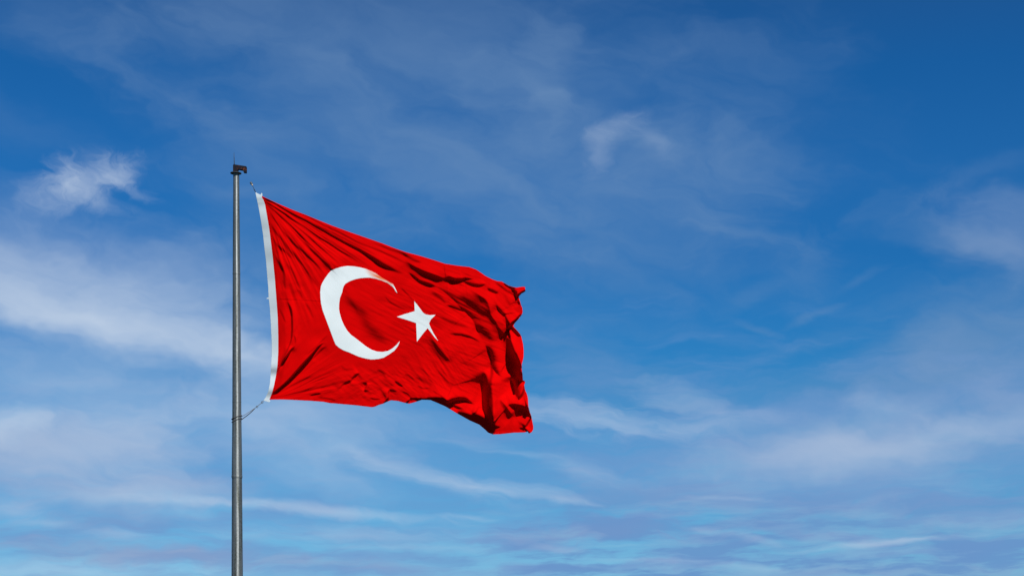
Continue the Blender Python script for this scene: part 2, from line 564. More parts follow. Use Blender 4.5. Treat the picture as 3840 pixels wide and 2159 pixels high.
def rusted():
    m, t, b = new_mat("dark_rusted_iron")
    co = t.nodes.new('ShaderNodeTexCoord')
    n = t.nodes.new('ShaderNodeTexNoise'); n.inputs['Scale'].default_value = 7.0; n.inputs['Detail'].default_value = 5
    n.inputs['Roughness'].default_value = 0.6
    t.links.new(co.outputs['Object'], n.inputs['Vector'])
    r = t.nodes.new('ShaderNodeValToRGB'); e = r.color_ramp.elements
    e[0].position = 0.52; e[0].color = (0.012, 0.009, 0.012, 1)
    e[1].position = 0.72; e[1].color = (0.50, 0.15, 0.03, 1)
    k = e.new(0.6); k.color = (0.06, 0.012, 0.008, 1)
    t.links.new(n.outputs[0], r.inputs[0]); t.links.new(r.outputs[0], b.inputs['Base Color'])
    b.inputs['Roughness'].default_value = 0.85
    b.inputs['Specular IOR Level'].default_value = 0.2
    return m


RUST = rusted()


def plain(name, col, rough, metal=0.0, spec=0.3, scale=20.0, var=0.3):
    m, t, b = new_mat(name)
    co = t.nodes.new('ShaderNodeTexCoord')
    n = t.nodes.new('ShaderNodeTexNoise'); n.inputs['Scale'].default_value = scale; n.inputs['Detail'].default_value = 4
    t.links.new(co.outputs['Object'], n.inputs['Vector'])
    r = t.nodes.new('ShaderNodeValToRGB')
    r.color_ramp.elements[0].position = 0.35; r.color_ramp.elements[1].position = 0.65
    r.color_ramp.elements[0].color = tuple(c * (1 - var) for c in col) + (1,)
    r.color_ramp.elements[1].color = tuple(c * (1 + var) for c in col) + (1,)
    t.links.new(n.outputs[0], r.inputs[0]); t.links.new(r.outputs[0], b.inputs['Base Color'])
    b.inputs['Roughness'].default_value = rough; b.inputs['Metallic'].default_value = metal
    b.inputs['Specular IOR Level'].default_value = spec
    return m


DARK = plain("dark_painted_iron", (0.035, 0.045, 0.055), 0.6)
ROPE = plain("weathered_rope", (0.16, 0.14, 0.13), 0.9)
BEAD = plain("black_roller", (0.03, 0.025, 0.022), 0.5)
CLIP = plain("grey_clip_metal", (0.10, 0.12, 0.13), 0.5, 0.5)
COLLAR = plain("pale_collar", (0.55, 0.45, 0.33), 0.6)
GRASS = plain("dry_grass", (0.038, 0.045, 0.02), 0.95, 0, 0.1, 0.35, 0.45)

# ------------------------------------------------------------------ ground
bm = bmesh.new()
rings = []
for r in (0.001, 15, 60, 150, 400, 1200, 6000):
    rings.append([bm.verts.new((r * math.cos(2 * math.pi * k / 48), 60 + r * math.sin(2 * math.pi * k / 48), 0)) for k in range(48)])
for q, r in zip(rings, rings[1:]):
    for k in range(48):
        bm.faces.new((q[k], q[(k + 1) % 48], r[(k + 1) % 48], r[k]))
bm.faces.new(rings[0])
g = from_bm("ground", bm, GRASS)
tag(g, "dry grassy ground around the foot of the flagpole", "ground", kind='structure')
for p in g.data.polygons:
    if p.normal.z < 0:
        g.data.flip_normals(); break

# ------------------------------------------------------------------ flagpole
PX = 888.0
PC = ((PX - CX) * MPU, POLE_Y)
zof = lambda py: EYE + (HY - py) * MPU
pole = tag(empty("flagpole", (PC[0], PC[1], 0)),
           "tall tapered grey steel flagpole with rusty bracket and spike on top", "flagpole")
NF = 16
face = math.atan2(-PC[1], -PC[0]) + R(6.5)       # one facet looks almost at the viewer
rot = face - math.pi / NF


def wid(w):
    return w * 0.5 * MPU / math.cos(math.pi / NF) ** 0.5


def lean(bm):                                    # the mast leans very slightly, as drawn by the photograph
    for v in bm.verts:
        v.co.x += -0.0028 * (v.co.z - zof(1540)) * 0.9


SECTS = [
    ("pole_section", [(48, 2460), (46, 2380), (42.2, 2159), (37.2, 1790), (37.0, 1786)]),
    ("pole_section", [(39.6, 1791), (40.2, 1789), (40.2, 1783.5), (38.7, 1781), (33.3, 1540), (27.5, 1028), (27.3, 1026)]),
    ("pole_section", [(28.4, 1029.5), (28.6, 1026), (27.7, 1022), (22.0, 652)]),
]
for nm, pr in SECTS:
    bm = bmesh.new()
    prof = [(wid(w), max(0.02, zof(y))) for w, y in pr]
    lathe(bm, (PC[0], PC[1]), prof, NF, rot)
    lean(bm)
    from_bm(nm, bm, STEEL, pole)
# faint weld ring
bm = bmesh.new()
lathe(bm, PC, [(wid(33.2), zof(1508)), (wid(33.7), zof(1507.4)), (wid(33.7), zof(1506)), (wid(33.1), zof(1505.4))], NF, rot)
lean(bm)
from_bm("weld_ring", bm, STEEL, pole)
# base plate with bolts, under the frame
bm = bmesh.new()
lathe(bm, PC, [(0.62, 0.0), (0.62, 0.035), (0.60, 0.04)], 32)
from_bm("base_plate", bm, STEEL, pole)
# flange under the bracket
tx = 884.6
bm = bmesh.new()
TC = ((tx - CX) * MPU, POLE_Y)
lathe(bm, TC, [(19.5 * MPU, zof(651.4)), (20.8 * MPU, zof(650.8)), (20.8 * MPU, zof(648.8)), (19.8 * MPU, zof(648.2))], 40)
from_bm("flange", bm, DARK, pole)
# bracket: a plate box with a hooked arm, extruded to its real thickness
outline = [(875, 648.5), (875, 620), (879, 618.8), (925, 626), (925, 648.8), (914.3, 648), (914.3, 639.2), (893, 635.4), (893, 648.5)]
bm = bmesh.new()
th = 0.11
f_ = [bm.verts.new(((x - CX) * MPU, POLE_Y - th, zof(y))) for x, y in outline]
b_ = [bm.verts.new(((x - CX) * MPU, POLE_Y + th, zof(y))) for x, y in outline]
bm.faces.new(f_); bm.faces.new(b_[::-1])
for i in range(len(outline)):
    j = (i + 1) % len(outline)
    bm.faces.new((f_[i], b_[i], b_[j], f_[j]))
bmesh.ops.bevel(bm, geom=[e for e in bm.edges], offset=0.008, segments=2, affect='EDGES')
br = from_bm("bracket", bm, RUST, pole)
tag(br, "dark rusty bracket with a hooked arm")
# cheek plate bolted to the arm and sheave in the hook
bm = bmesh.new()
sc = Vector(((919.6 - CX) * MPU, POLE_Y, zof(645)))
for yy in (-th - 0.012, -th + 0.002):
    pass
vs = []
for s, yy in ((0, -th - 0.015), (1, -th + 0.001)):
    vs.append([bm.verts.new((sc.x + 0.045 * math.cos(a * math.pi / 8), POLE_Y + yy, sc.z + 0.045 * math.sin(a * math.pi / 8))) for a in range(16)])
bm.faces.new(vs[0]); bm.faces.new(vs[1][::-1])
for k in range(16):
    bm.faces.new((vs[0][k], vs[1][k], vs[1][(k + 1) % 16], vs[0][(k + 1) % 16]))
from_bm("bolt", bm, RUST, br)
# spike
bm = bmesh.new()
tube(bm, [P(878.8, 621), P(878.5, 612), P(878.0, 595), P(877.4, 572)], [0.024, 0.021, 0.016, 0.008], 8)
from_bm("spike", bm, DARK, pole, True)

# ------------------------------------------------------------------ flag: traced outlines, drawing units
TOPEDGE = [(982, 735), (998, 742.7), (1041.5, 763), (1099.5, 787.6), (1148.8, 806.5), (1201, 828), (1244.5, 845.6), (1317, 872),
           (1375, 892), (1433, 912), (1481.4, 931), (1523, 945.5), (1578, 960), (1633, 976.7), (1669, 988.6), (1716, 996),
           (1760, 1001), (1785, 1010), (1802, 1021), (1821, 1034.7), (1848.8, 1048), (1865.4, 1053.5), (1882, 1055.4),
           (1893, 1062), (1906.8, 1070.6), (1920.7, 1074.7), (1937, 1078), (1956.6, 1075), (1968.6, 1074.7), (1969.5, 1084),
           (1971.5, 1090), (1967.6, 1094), (1955, 1101), (1945.5, 1112), (1949.7, 1128.6), (1954, 1144), (1958.5, 1153.5),
           (1960, 1170), (1956.6, 1179.7), (1945.5, 1195), (1930, 1211.5), (1925, 1222.5), (1937, 1236), (1948, 1249),
           (1955, 1260), (1959.5, 1280), (1962, 1292), (1964, 1315), (1963.5, 1335.7), (1960.5, 1353), (1956.8, 1364.7),
           (1957, 1385), (1960, 1405), (1961, 1425.6), (1967, 1427), (1970, 1433), (1966, 1443), (1969, 1460), (1976.5, 1478),
           (1980, 1492), (1981.7, 1524), (1986.6, 1544.5), (1992.5, 1559), (1996, 1578), (2000, 1597), (2000, 1608),
           (1995, 1618.5), (1985, 1624), (1981, 1622), (1979.4, 1617), (1965, 1620.5), (1930, 1621), (1875, 1626.9),
           (1849, 1627.7), (1830, 1621), (1817, 1608), (1796.7, 1591), (1762, 1576), (1715.5, 1550), (1672, 1524),
           (1643, 1511), (1614, 1499), (1582, 1498), (1556, 1507), (1534, 1512.6), (1515.4, 1509), (1492, 1502.5),
           (1466, 1500), (1448, 1507), (1438.6, 1512), (1419.6, 1517.6), (1406.9, 1523.7), (1394, 1526), (1337, 1519),
           (1257.6, 1512), (1235.4, 1510.3), (1213, 1505.6), (1162, 1501.8), (1098.8, 1498.6), (1051, 1496.7)]
SEAM = [(1009.9, 1497.6), (1019.4, 1474), (1027.3, 1445), (1034.3, 1410), (1040, 1372), (1043, 1321), (1043, 1258), (1041, 1188),
        (1036.9, 1131), (1033, 1080), (1030.5, 1045.7), (1027, 1011), (1022.7, 967), (1016.9, 918), (1009.6, 860), (1002.4, 816.6),
        (993.7, 767), (987.9, 750), (981.5, 740.6)]
FIELD = TOPEDGE + SEAM
HOIST = [(957.5, 720.5), (970.5, 782), (979, 831), (986.4, 880), (992, 933), (997.4, 976), (1002.4, 1037), (1006, 1080),
         (1007.3, 1115.5), (1000.5, 1116), (1000.5, 1120.5), (1008, 1121), (1012.4, 1159), (1015.6, 1213), (1018.8, 1277), (1018.8, 1334),
         (1016, 1385), (1012.4, 1436), (1006, 1467.5), (997, 1488), (988.3, 1501), (1008.3, 1506.8), (1013.5, 1505.6), (1012, 1501)]
HEAD = HOIST + SEAM + [(983.5, 733), (983.6, 726), (980.5, 723.5), (977, 730.5), (966, 725.5)]
z7 = lambda pts: [(1140 + 0.29 * x, 960 + 0.29 * y) for x, y in pts]
CRESCENT = z7([(1208, 480), (1180, 415), (1150, 360), (1100, 334), (1000, 275), (930, 225), (880, 198), (800, 165), (720, 145), (640, 132), (560, 128),
               (480, 140), (415, 160), (360, 181), (320, 222), (270, 290), (240, 340), (218, 390), (210, 460), (212, 530), (220, 610),
               (240, 700), (270, 780), (300, 860), (330, 940), (360, 1020), (390, 1100), (410, 1145), (450, 1182), (510, 1218),
               (580, 1243), (640, 1270), (710, 1300), (790, 1322), (865, 1336), (960, 1330), (1030, 1312), (1100, 1270),
               (1170, 1220), (1215, 1160), (1241, 1098), (1190, 1152), (1140, 1195), (1085, 1225), (1010, 1238), (940, 1232),
               (870, 1208), (800, 1165), (730, 1110), (660, 1055), (610, 1020), (560, 965), (520, 900), (485, 820), (462, 740),
               (452, 680), (455, 610), (465, 540), (494, 466), (500, 430), (515, 385), (535, 358), (590, 325), (660, 300),
               (740, 284), (840, 278), (930, 295), (1000, 315), (1080, 348), (1150, 400), (1195, 470)])
STAR = z7([(1425, 580), (1480, 650), (1535, 725), (1570, 752), (1630, 763), (1700, 759), (1640, 820), (1615, 870), (1640, 930),
           (1670, 990), (1738, 1102), (1690, 1050), (1640, 985), (1598, 932), (1540, 1000), (1460, 1107), (1455, 990),
           (1450, 866), (1340, 828), (1200, 785), (1300, 750), (1432, 711)])

# ------------------------------------------------------------------ flag: the cloth's depth, drawing units towards the viewer
X0, X1, Y0_, Y1_ = 940, 2020, 700, 1650
gx = np.arange(X0, X1 + 1, dtype=np.float64)
gy = np.arange(Y0_, Y1_ + 1, dtype=np.float64)
GX, GY = np.meshgrid(gx, gy)
rng = np.random.default_rng(7)


def lattice(u, v, seed):
    """smooth value noise, 0..1, at float arrays u, v"""
    r = np.random.default_rng(seed).random((256, 256))
    iu = np.floor(u).astype(int); iv = np.floor(v).astype(int)
    fu = u - iu; fv = v - iv
    fu = fu * fu * fu * (fu * (fu * 6 - 15) + 10); fv = fv * fv * fv * (fv * (fv * 6 - 15) + 10)
    a = r[iv & 255, iu & 255]; b = r[iv & 255, (iu + 1) & 255]
    c = r[(iv + 1) & 255, iu & 255]; d = r[(iv + 1) & 255, (iu + 1) & 255]
    return (a * (1 - fu) + b * fu) * (1 - fv) + (c * (1 - fu) + d * fu) * fv


def fbm(u, v, seed, octv=4):
    s = 0.0; a = 0.5
    for o in range(octv):
        s = s + a * (lattice(u * 2 ** o + 17.3 * o, v * 2 ** o + 5.1 * o, seed + o) - 0.5)
        a *= 0.5
    return s


SUN2 = np.array([SDIR.x, -SDIR.z]); SUN2 /= np.linalg.norm(SUN2)      # sunward, in drawing axes (y down)


def spline(pts, n=12):
    p = np.array(pts, float)
    q = np.vstack([2 * p[0] - p[1], p, 2 * p[-1] - p[-2]])
    out = []
    for i in range(1, len(q) - 2):
        for t in np.linspace(0, 1, n, endpoint=False):
            a, b, c, d = q[i - 1:i + 3]
            out.append(0.5 * ((2 * b) + (-a + c) * t + (2 * a - 5 * b + 4 * c - d) * t * t + (-a + 3 * b - 3 * c + d) * t ** 3))
    out.append(p[-1])
    return np.array(out)


D = np.zeros_like(GX)


def fold(pts, w, s=1.2, W=None, ends=(0, 0), flip=False, side=0):
    """A crease: across the line the cloth steps towards the viewer on its sunward side, so the step itself is in shade.
    w: width of the step (one number or one per point), s: its slope, W: how far the cloth takes to come back."""
    global D
    pw = np.array([w] * len(pts), float) if np.isscalar(w) else np.array(w, float)
    sp = spline([(x, y, q) for (x, y), q in zip(pts, pw)], 6)
    xy, wv = sp[:, :2], np.maximum(sp[:, 2], 0.5)
    seg = np.linalg.norm(np.diff(xy, axis=0), axis=1)
    cum = np.concatenate([[0], np.cumsum(seg)]); tt = cum / cum[-1]
    Wm = W if W else 5 * pw.max() + 8
    mg = 4.5 * Wm
    ix0 = int(max(0, xy[:, 0].min() - mg - X0)); ix1 = int(min(GX.shape[1], xy[:, 0].max() + mg - X0 + 1))
    iy0 = int(max(0, xy[:, 1].min() - mg - Y0_)); iy1 = int(min(GX.shape[0], xy[:, 1].max() + mg - Y0_ + 1))
    if ix1 <= ix0 or iy1 <= iy0:
        return
    gx_, gy_ = GX[iy0:iy1, ix0:ix1], GY[iy0:iy1, ix0:ix1]
    best = np.full(gx_.shape, 1e9); sg = np.zeros_like(best); T = np.zeros_like(best)
    tmean = np.zeros(2)
    for i in range(len(xy) - 1):
        a, b = xy[i], xy[i + 1]; e = b - a; l2 = e @ e
        if l2 < 1e-9: continue
        tmean += e
        u = ((gx_ - a[0]) * e[0] + (gy_ - a[1]) * e[1]) / l2
        uc = np.clip(u, 0, 1)
        ddx = gx_ - a[0] - uc * e[0]; ddy = gy_ - a[1] - uc * e[1]
        dd = ddx * ddx + ddy * ddy
        m = dd < best
        best[m] = dd[m]
        sg[m] = np.sign((ddx * -e[1] + ddy * e[0]))[m]
        T[m] = (tt[i] + uc * (tt[i + 1] - tt[i]))[m]
    dist = np.sqrt(best)
    nrm = np.array([-tmean[1], tmean[0]]); nrm /= np.linalg.norm(nrm)
    dot = nrm @ SUN2
    sgn = 1.0 if dot >= 0 else -1.0
    if flip: sgn = -sgn
    boost = 1.0 / max(0.42, abs(dot))
    n = dist * sg * sgn
    wl = np.interp(T, tt, wv)
    env = np.ones_like(T)
    if not ends[0]: env *= np.clip(T / 0.22, 0, 1) ** 0.8
    if not ends[1]: env *= np.clip((1 - T) / 0.22, 0, 1) ** 0.8
    env = env * env * (3 - 2 * env)
    A = (s * 1.35 if s >= 0.9 else s * 1.15) * boost * wl * env
    # along-line fade for points beyond the ends
    if side == 0:
        prof = 0.5 * np.tanh(2 * n / wl)
    elif side > 0:        # crisp lower edge, shade fading away on the sunward side
        prof = np.where(n > 0, 1 - np.exp(-np.maximum(n, 0) / wl), 0.0) - 0.5
    else:                 # crisp upper edge, shade fading away on the far side
        prof = np.where(n < 0, np.exp(np.minimum(n, 0) / wl) - 1, 0.0) + 0.5
    D[iy0:iy1, ix0:ix1] += A * prof * np.exp(-(dist / Wm) ** 1.5)


q5 = lambda pts: [(1440 + 0.29 * x, 1240 + 0.29 * y) for x, y in pts]
q4 = lambda pts: [(1440 + 0.27624 * x, 880 + 0.27624 * y) for x, y in pts]
q2 = lambda pts: [(940 + 0.29 * x, 660 + 0.29 * y) for x, y in pts]
q3 = lambda pts: [(940 + 0.3176 * x, 1080 + 0.3176 * y) for x, y in pts]

# --- pleats fanning out of the upper hoist corner
fold(q2([(180, 290), (300, 345), (420, 420), (560, 500), (700, 570), (850, 655), (1000, 740), (1200, 850), (1400, 950), (1550, 1040), (1700, 1140), (1800, 1190), (1900, 1235), (2030, 1275)]),
     [2, 2.5, 2.5, 3, 3.5, 4, 4, 4.5, 5.5, 8, 12, 12, 8, 3], 1.45, 30, (1, 0))
fold(q2([(170, 320), (300, 400), (430, 480), (560, 570), (700, 660), (850, 770), (1000, 860), (1150, 960), (1300, 1050), (1460, 1160)]),
     [2, 2.5, 3, 3, 3.5, 3.5, 3.5, 3, 3, 2], 1.3, 22, (1, 0))
fold(q2([(190, 350), (350, 490), (600, 720), (780, 940), (900, 1060), (1020, 1180)]), [2, 4, 5, 6, 8, 12], 0.9, 30, (1, 1))
fold(q2([(210, 420), (280, 520), (420, 720), (560, 870), (700, 1000), (850, 1140), (950, 1270)]), [2, 4, 5, 6, 6, 6, 5], 0.85, 24)
fold(q2([(220, 560), (290, 680), (400, 820), (500, 950), (620, 1080), (720, 1220), (800, 1370), (870, 1448)]), [3, 7, 9, 11, 12, 12, 10, 6], 0.6, 30)
fold(q2([(260, 740), (300, 820), (350, 900), (440, 970), (540, 1080)]), [3, 6, 7, 8, 8], 0.55, 20)
fold(q2([(310, 1000), (350, 1100), (420, 1230), (440, 1400), (470, 1480)]), [4, 9, 12, 12, 8], 0.6, 24)
fold(q2([(400, 420), (520, 560), (680, 700), (860, 880)]), [2, 3, 5, 6], 0.5, 18)
fold(q2([(480, 1130), (560, 1280), (620, 1448)]), [5, 8, 8], 0.4, 20)
fold(q2([(560, 450), (750, 530), (950, 640), (1150, 730), (1400, 860), (1650, 960), (1850, 1050), (2069, 1160)]), [2, 4, 5, 5, 5, 5, 6, 6], 0.65, 20)
fold(q2([(800, 620), (1000, 705), (1250, 830), (1500, 960), (1700, 1060)]), [3, 4, 5, 5, 3], 0.4, 16)
fold(q2([(1500, 840), (1750, 930), (1950, 1000), (2069, 1070)]), [3, 6, 9, 8], 0.55, 20)
fold(q2([(300, 320), (500, 415), (750, 520), (1000, 625)]), [1, 3, 3, 3], 0.45, 10, (1, 0))
# --- upper fly
fold(q4([(240, 235), (330, 300), (420, 350), (520, 380)]), [4, 9, 10, 6], 0.55, 24)
fold(q4([(320, 505), (400, 560), (480, 622), (560, 655), (640, 682), (710, 715)]), [2, 4, 5, 6, 6, 3], 1.6, 30)
fold(q4([(280, 345), (400, 420), (550, 490), (700, 545), (820, 592)]), [6, 16, 22, 20, 8], 1.0, 44, (0, 1), side=-1)
fold(q4([(790, 585), (840, 590), (880, 578), (950, 600), (1050, 606), (1110, 592), (1240, 608)]), [2, 5, 6, 8, 8, 5, 2], 1.7, 34)
fold(q4([(860, 606), (920, 612), (980, 626)]), 3, 1.0, 12)
fold(q4([(1070, 628), (1150, 655), (1230, 680), (1320, 683), (1400, 662)]), [4, 7, 8, 7, 3], 1.3, 26)
fold(q4([(1390, 725), (1470, 755), (1560, 800)]), [5, 10, 6], 1.1, 24)
fold(q4([(1490, 630), (1600, 710), (1700, 780), (1815, 838)]), [4, 8, 9, 6], 0.75, 26, (0, 1))
fold(q4([(1610, 645), (1680, 690), (1750, 722), (1810, 722)]), [3, 5, 6, 3], 1.4, 18)
fold(q4([(1725, 735), (1765, 755), (1815, 790)]), [3, 6, 4], 1.5, 16)
fold(q4([(1795, 835), (1830, 815), (1880, 780), (1925, 755)]), [4, 8, 8, 5], 1.7, 20, (0, 1))
fold(q4([(1805, 850), (1825, 900), (1850, 965)]), [5, 7, 5], 0.8, 18, (1, 0))
fold(q4([(1700, 960), (1740, 930), (1790, 915), (1850, 925)]), [3, 5, 5, 4], 0.55, 20)
fold(q4([(1510, 930), (1550, 990), (1590, 1045), (1625, 1075), (1680, 1070), (1820, 1050)]), [3, 6, 7, 6, 3, 2], 1.3, 28)
fold(q4([(1850, 1065), (1800, 1150), (1740, 1200), (1700, 1250)]), [4, 10, 12, 10], 1.0, 28, (0, 1))
fold(q4([(1715, 1225), (1745, 1275), (1800, 1320), (1860, 1385)]), [8, 14, 14, 8], 1.5, 26, (1, 0))
# --- the two long rolls between the star and the fly end
fold(q4([(1130, 735), (1210, 770), (1310, 830), (1390, 890), (1425, 970), (1455, 1085), (1520, 1185), (1590, 1290), (1700, 1420), (1750, 1490), (1790, 1590)]),
     [8, 18, 28, 36, 36, 30, 24, 20, 18, 16, 14], 0.86, 70, (0, 1), side=-1)
fold(q4([(700, 705), (760, 730), (850, 805), (950, 890), (1030, 980), (1120, 1050), (1180, 1120), (1225, 1200), (1265, 1290), (1330, 1430)]),
     [4, 8, 12, 16, 18, 20, 22, 24, 22, 10], 0.85, 60, side=1)
fold(q4([(1000, 800), (1150, 900), (1280, 1010), (1380, 1140)]), [20, 40, 44, 30], 0.5, 60)
fold(q4([(1230, 1220), (1330, 1300), (1430, 1390), (1500, 1470)]), [14, 34, 36, 20], 0.6, 46)
fold(q4([(840, 955), (900, 965), (960, 988), (1020, 1012), (1100, 1040)]), [2, 5, 6, 5, 2], 1.2, 24)
fold(q4([(1100, 1060), (1250, 1120), (1420, 1200)]), [3, 5, 4], 0.5, 18)
fold(q4([(880, 1335), (960, 1345), (1050, 1355), (1130, 1375), (1210, 1405), (1320, 1465)]), [3, 6, 7, 7, 7, 4], 1.0, 34)
fold(q4([(740, 1100), (900, 1180), (1060, 1230), (1180, 1270)]), [6, 12, 12, 6], 0.4, 34)
fold(q4([(220, 710), (300, 790), (400, 890)]), [2, 3, 2], 0.8, 16)
fold(q4([(0, 820), (80, 910), (200, 980), (340, 1035)]), [2, 4, 4, 2], 0.7, 18)
fold(q4([(640, 770), (760, 850), (850, 945)]), [6, 12, 8], 0.45, 34)
# --- right-hand edge rolls
fold(q5([(1640, 110), (1670, 230), (1720, 340), (1765, 430), (1765, 520), (1730, 640)]), [14, 20, 24, 28, 30, 18], 1.5, 44, (1, 0), side=-1)
fold(q5([(1625, 580), (1670, 690), (1700, 800), (1735, 890)]), [8, 16, 16, 8], 1.4, 36, side=1)
fold(q5([(1822, 670), (1805, 770), (1770, 850), (1720, 895)]), [5, 9, 9, 4], 1.3, 22)
fold(q5([(1590, 958), (1650, 946), (1700, 945), (1800, 968), (1865, 1000)]), [3, 8, 12, 16, 12], 2.1, 40, (0, 1), side=-1)
fold(q5([(1850, 985), (1880, 1080), (1900, 1130)]), [8, 9, 6], 1.1, 22, (1, 0))
fold(q5([(1905, 1110), (1850, 1210), (1820, 1255)]), [5, 7, 5], 1.3, 20, (1, 0))
fold(q5([(1745, 1258), (1820, 1262), (1865, 1305)]), [3, 5, 5], 1.4, 18, (0, 1))
fold(q5([(1560, 40), (1640, 60), (1700, 50)]), [3, 5, 3], 0.6, 16)
# --- lower fly
fold(q5([(1290, 170), (1350, 245), (1385, 350), (1400, 440), (1425, 505), (1480, 570), (1540, 592)]), [5, 12, 16, 16, 14, 8, 3], 1.7, 40, side=1)
fold(q5([(1275, 505), (1310, 600), (1322, 720), (1315, 850), (1335, 1000), (1372, 1120), (1388, 1200), (1402, 1310)]), [8, 16, 24, 26, 28, 26, 22, 14], 1.7, 50, (0, 1))
fold(q5([(1380, 560), (1365, 700), (1385, 860), (1395, 1000), (1395, 1150)]), [8, 16, 18, 14, 8], 0.7, 40)
fold(q5([(1388, 400), (1395, 560), (1370, 700)]), [6, 13, 8], 0.8, 26)
fold(q5([(1480, 860), (1570, 960), (1640, 1060), (1690, 1110)]), [8, 24, 22, 8], 1.0, 44, side=-1)
fold(q5([(1385, 1212), (1450, 1236), (1510, 1242)]), [3, 5, 2], 1.3, 22)
fold(q5([(1660, 1120), (1760, 1080), (1830, 1130)]), [6, 14, 10], 0.4, 36)
fold(q5([(735, 822), (765, 880), (800, 930), (870, 905), (960, 880), (1040, 880), (1100, 910), (1190, 970)]), [5, 13, 12, 12, 12, 10, 7, 3], 2.1, 32)
fold(q5([(745, 850), (860, 940), (960, 990), (1040, 1015)]), [4, 6, 7, 3], 1.4, 22)
fold(q5([(560, 880), (640, 885), (700, 897), (770, 925), (830, 975)]), [7, 12, 18, 18, 10], 2.6, 34, (1, 0))
fold(q5([(930, 1035), (1020, 1085), (1100, 1120), (1240, 1180), (1330, 1280), (1400, 1325)]), [6, 16, 22, 30, 32, 16], 2.5, 54, (0, 0))
fold(q5([(1120, 1065), (1220, 1100), (1300, 1150), (1370, 1215)]), [10, 22, 22, 12], 1.3, 40)
fold(q5([(1150, 1080), (1200, 1030), (1210, 970)]), [6, 10, 5], 0.6, 24)
fold(q5([(620, 770), (700, 815), (760, 850)]), [2, 4, 3], 0.8, 16)
# --- below and left of the star
fold(q5([(590, 40), (640, 120), (720, 230), (800, 330), (870, 420)]), [6, 16, 24, 20, 8], 0.8, 50, side=-1)
fold(q5([(600, 380), (680, 500), (800, 630), (900, 690), (1060, 715)]), [3, 5, 5, 4, 2], 0.5, 26)
fold(q5([(440, 450), (560, 560), (700, 690)]), [3, 5, 3], 0.6, 20)
fold(q5([(960, 400), (1120, 450), (1260, 520)]), [4, 8, 5], 0.4, 30)
fold(q5([(130, 645), (190, 680), (255, 725)]), [2, 5, 2], 1.5, 18)
fold(q5([(260, 555), (330, 585), (400, 640)]), [3, 5, 3], 0.7, 20)
fold(q5([(400, 600), (520, 650), (640, 720)]), [8, 16, 8], 0.5, 30)
fold(q5([(430, 700), (500, 742), (600, 740)]), [3, 5, 3], 0.8, 18)
fold(q5([(75, 755), (120, 770), (170, 792)]), [2, 4.5, 2], 0.88, 18)
fold(q5([(75, 745), (55, 800), (55, 870), (0, 940)]), [3, 6, 7, 6], 0.9, 20, (0, 1))
fold(q5([(340, 865), (325, 900), (285, 930)]), [2, 5, 3], 0.9, 14, (0, 1))
fold(q5([(230, 780), (300, 810), (350, 870)]), [2, 4, 3], 0.7, 16)
# --- hoist side and lower hoist corner
fold(q3([(235, 1265), (350, 1170), (450, 1080), (550, 970), (640, 870), (740, 760), (800, 690), (880, 635)]), [2, 2.6, 3.4, 4, 4, 3, 3, 2], 2.8, 24, (1, 0))
fold(q3([(300, 1010), (370, 880), (440, 780), (505, 680)]), [3, 4, 4, 2.5], 1.9, 16, (1, 0))
fold(q3([(420, 140), (475, 250), (488, 390), (486, 540), (470, 640), (420, 750), (350, 900)]), [3, 5, 5, 4.5, 4.5, 4, 3], 1.1, 18)
fold(q3([(515, 540), (525, 640), (470, 730)]), [2, 4, 3], 0.6, 14)
fold(q3([(560, 10), (590, 70), (615, 140)]), [3, 6, 3], 0.6, 18)
fold(q3([(320, 220), (370, 310), (420, 420)]), [3, 5, 3], 0.45, 16)
fold(q3([(640, 170), (700, 260), (740, 360)]), [4, 8, 5], 0.3, 20)
fold(q3([(1060, 90), (1200, 190), (1320, 300), (1370, 430), (1500, 560), (1640, 680)]), [12, 34, 44, 44, 44, 20], 0.36, 56)
fold(q3([(1090, 60), (1180, 150), (1290, 330)]), [6, 14, 8], 0.18, 26)
fold(q3([(690, 1270), (760, 1250), (840, 1238)]), [2, 4, 2], 1.1, 14)
fold(q3([(240, 1300), (450, 1255), (620, 1215), (820, 1130)]), [2, 4, 5, 3], 0.45, 16, (1, 0))
fold(q3([(250, 1280), (420, 1180), (600, 1090), (780, 1020)]), [2, 4, 5, 3], 0.4, 16, (1, 0))
fold(q3([(1185, 1130), (1195, 1075), (1230, 1035), (1285, 1000)]), [3, 7, 8, 4], 0.75, 22)
fold(q3([(1030, 1200), (1100, 1130), (1190, 1080)]), [4, 8, 5], 0.5, 20)
fold(q3([(1335, 1215), (1365, 1150), (1370, 1110)]), [3, 6, 3], 0.9, 16)
fold(q3([(1060, 900), (1120, 960), (1240, 950)]), [4, 8, 4], 0.3, 20)
fold(q3([(1480, 960), (1560, 1000), (1600, 1070)]), [5, 12, 6], 0.5, 24)
fold(q3([(1400, 1290), (1460, 1308), (1540, 1308)]), [2, 4, 2], 0.8, 14)
fold(q3([(298, 126), (450, 134), (620, 140), (830, 156)]), 2.2, 0.5, 7, (1, 1))
fold(q3([(780, 1290), (900, 1300), (1020, 1330)]), [3, 7, 4], 0.5, 16)
fold(q3([(1520, 1180), (1580, 1260), (1600, 1330)]), [3, 6, 4], 0.5, 16)
fold(q3([(640, 800), (760, 700), (920, 540)]), [3, 6, 3], 0.3, 18)
fold(q3([(720, 850), (800, 760), (890, 680)]), [4, 8, 4], 0.45, 18)


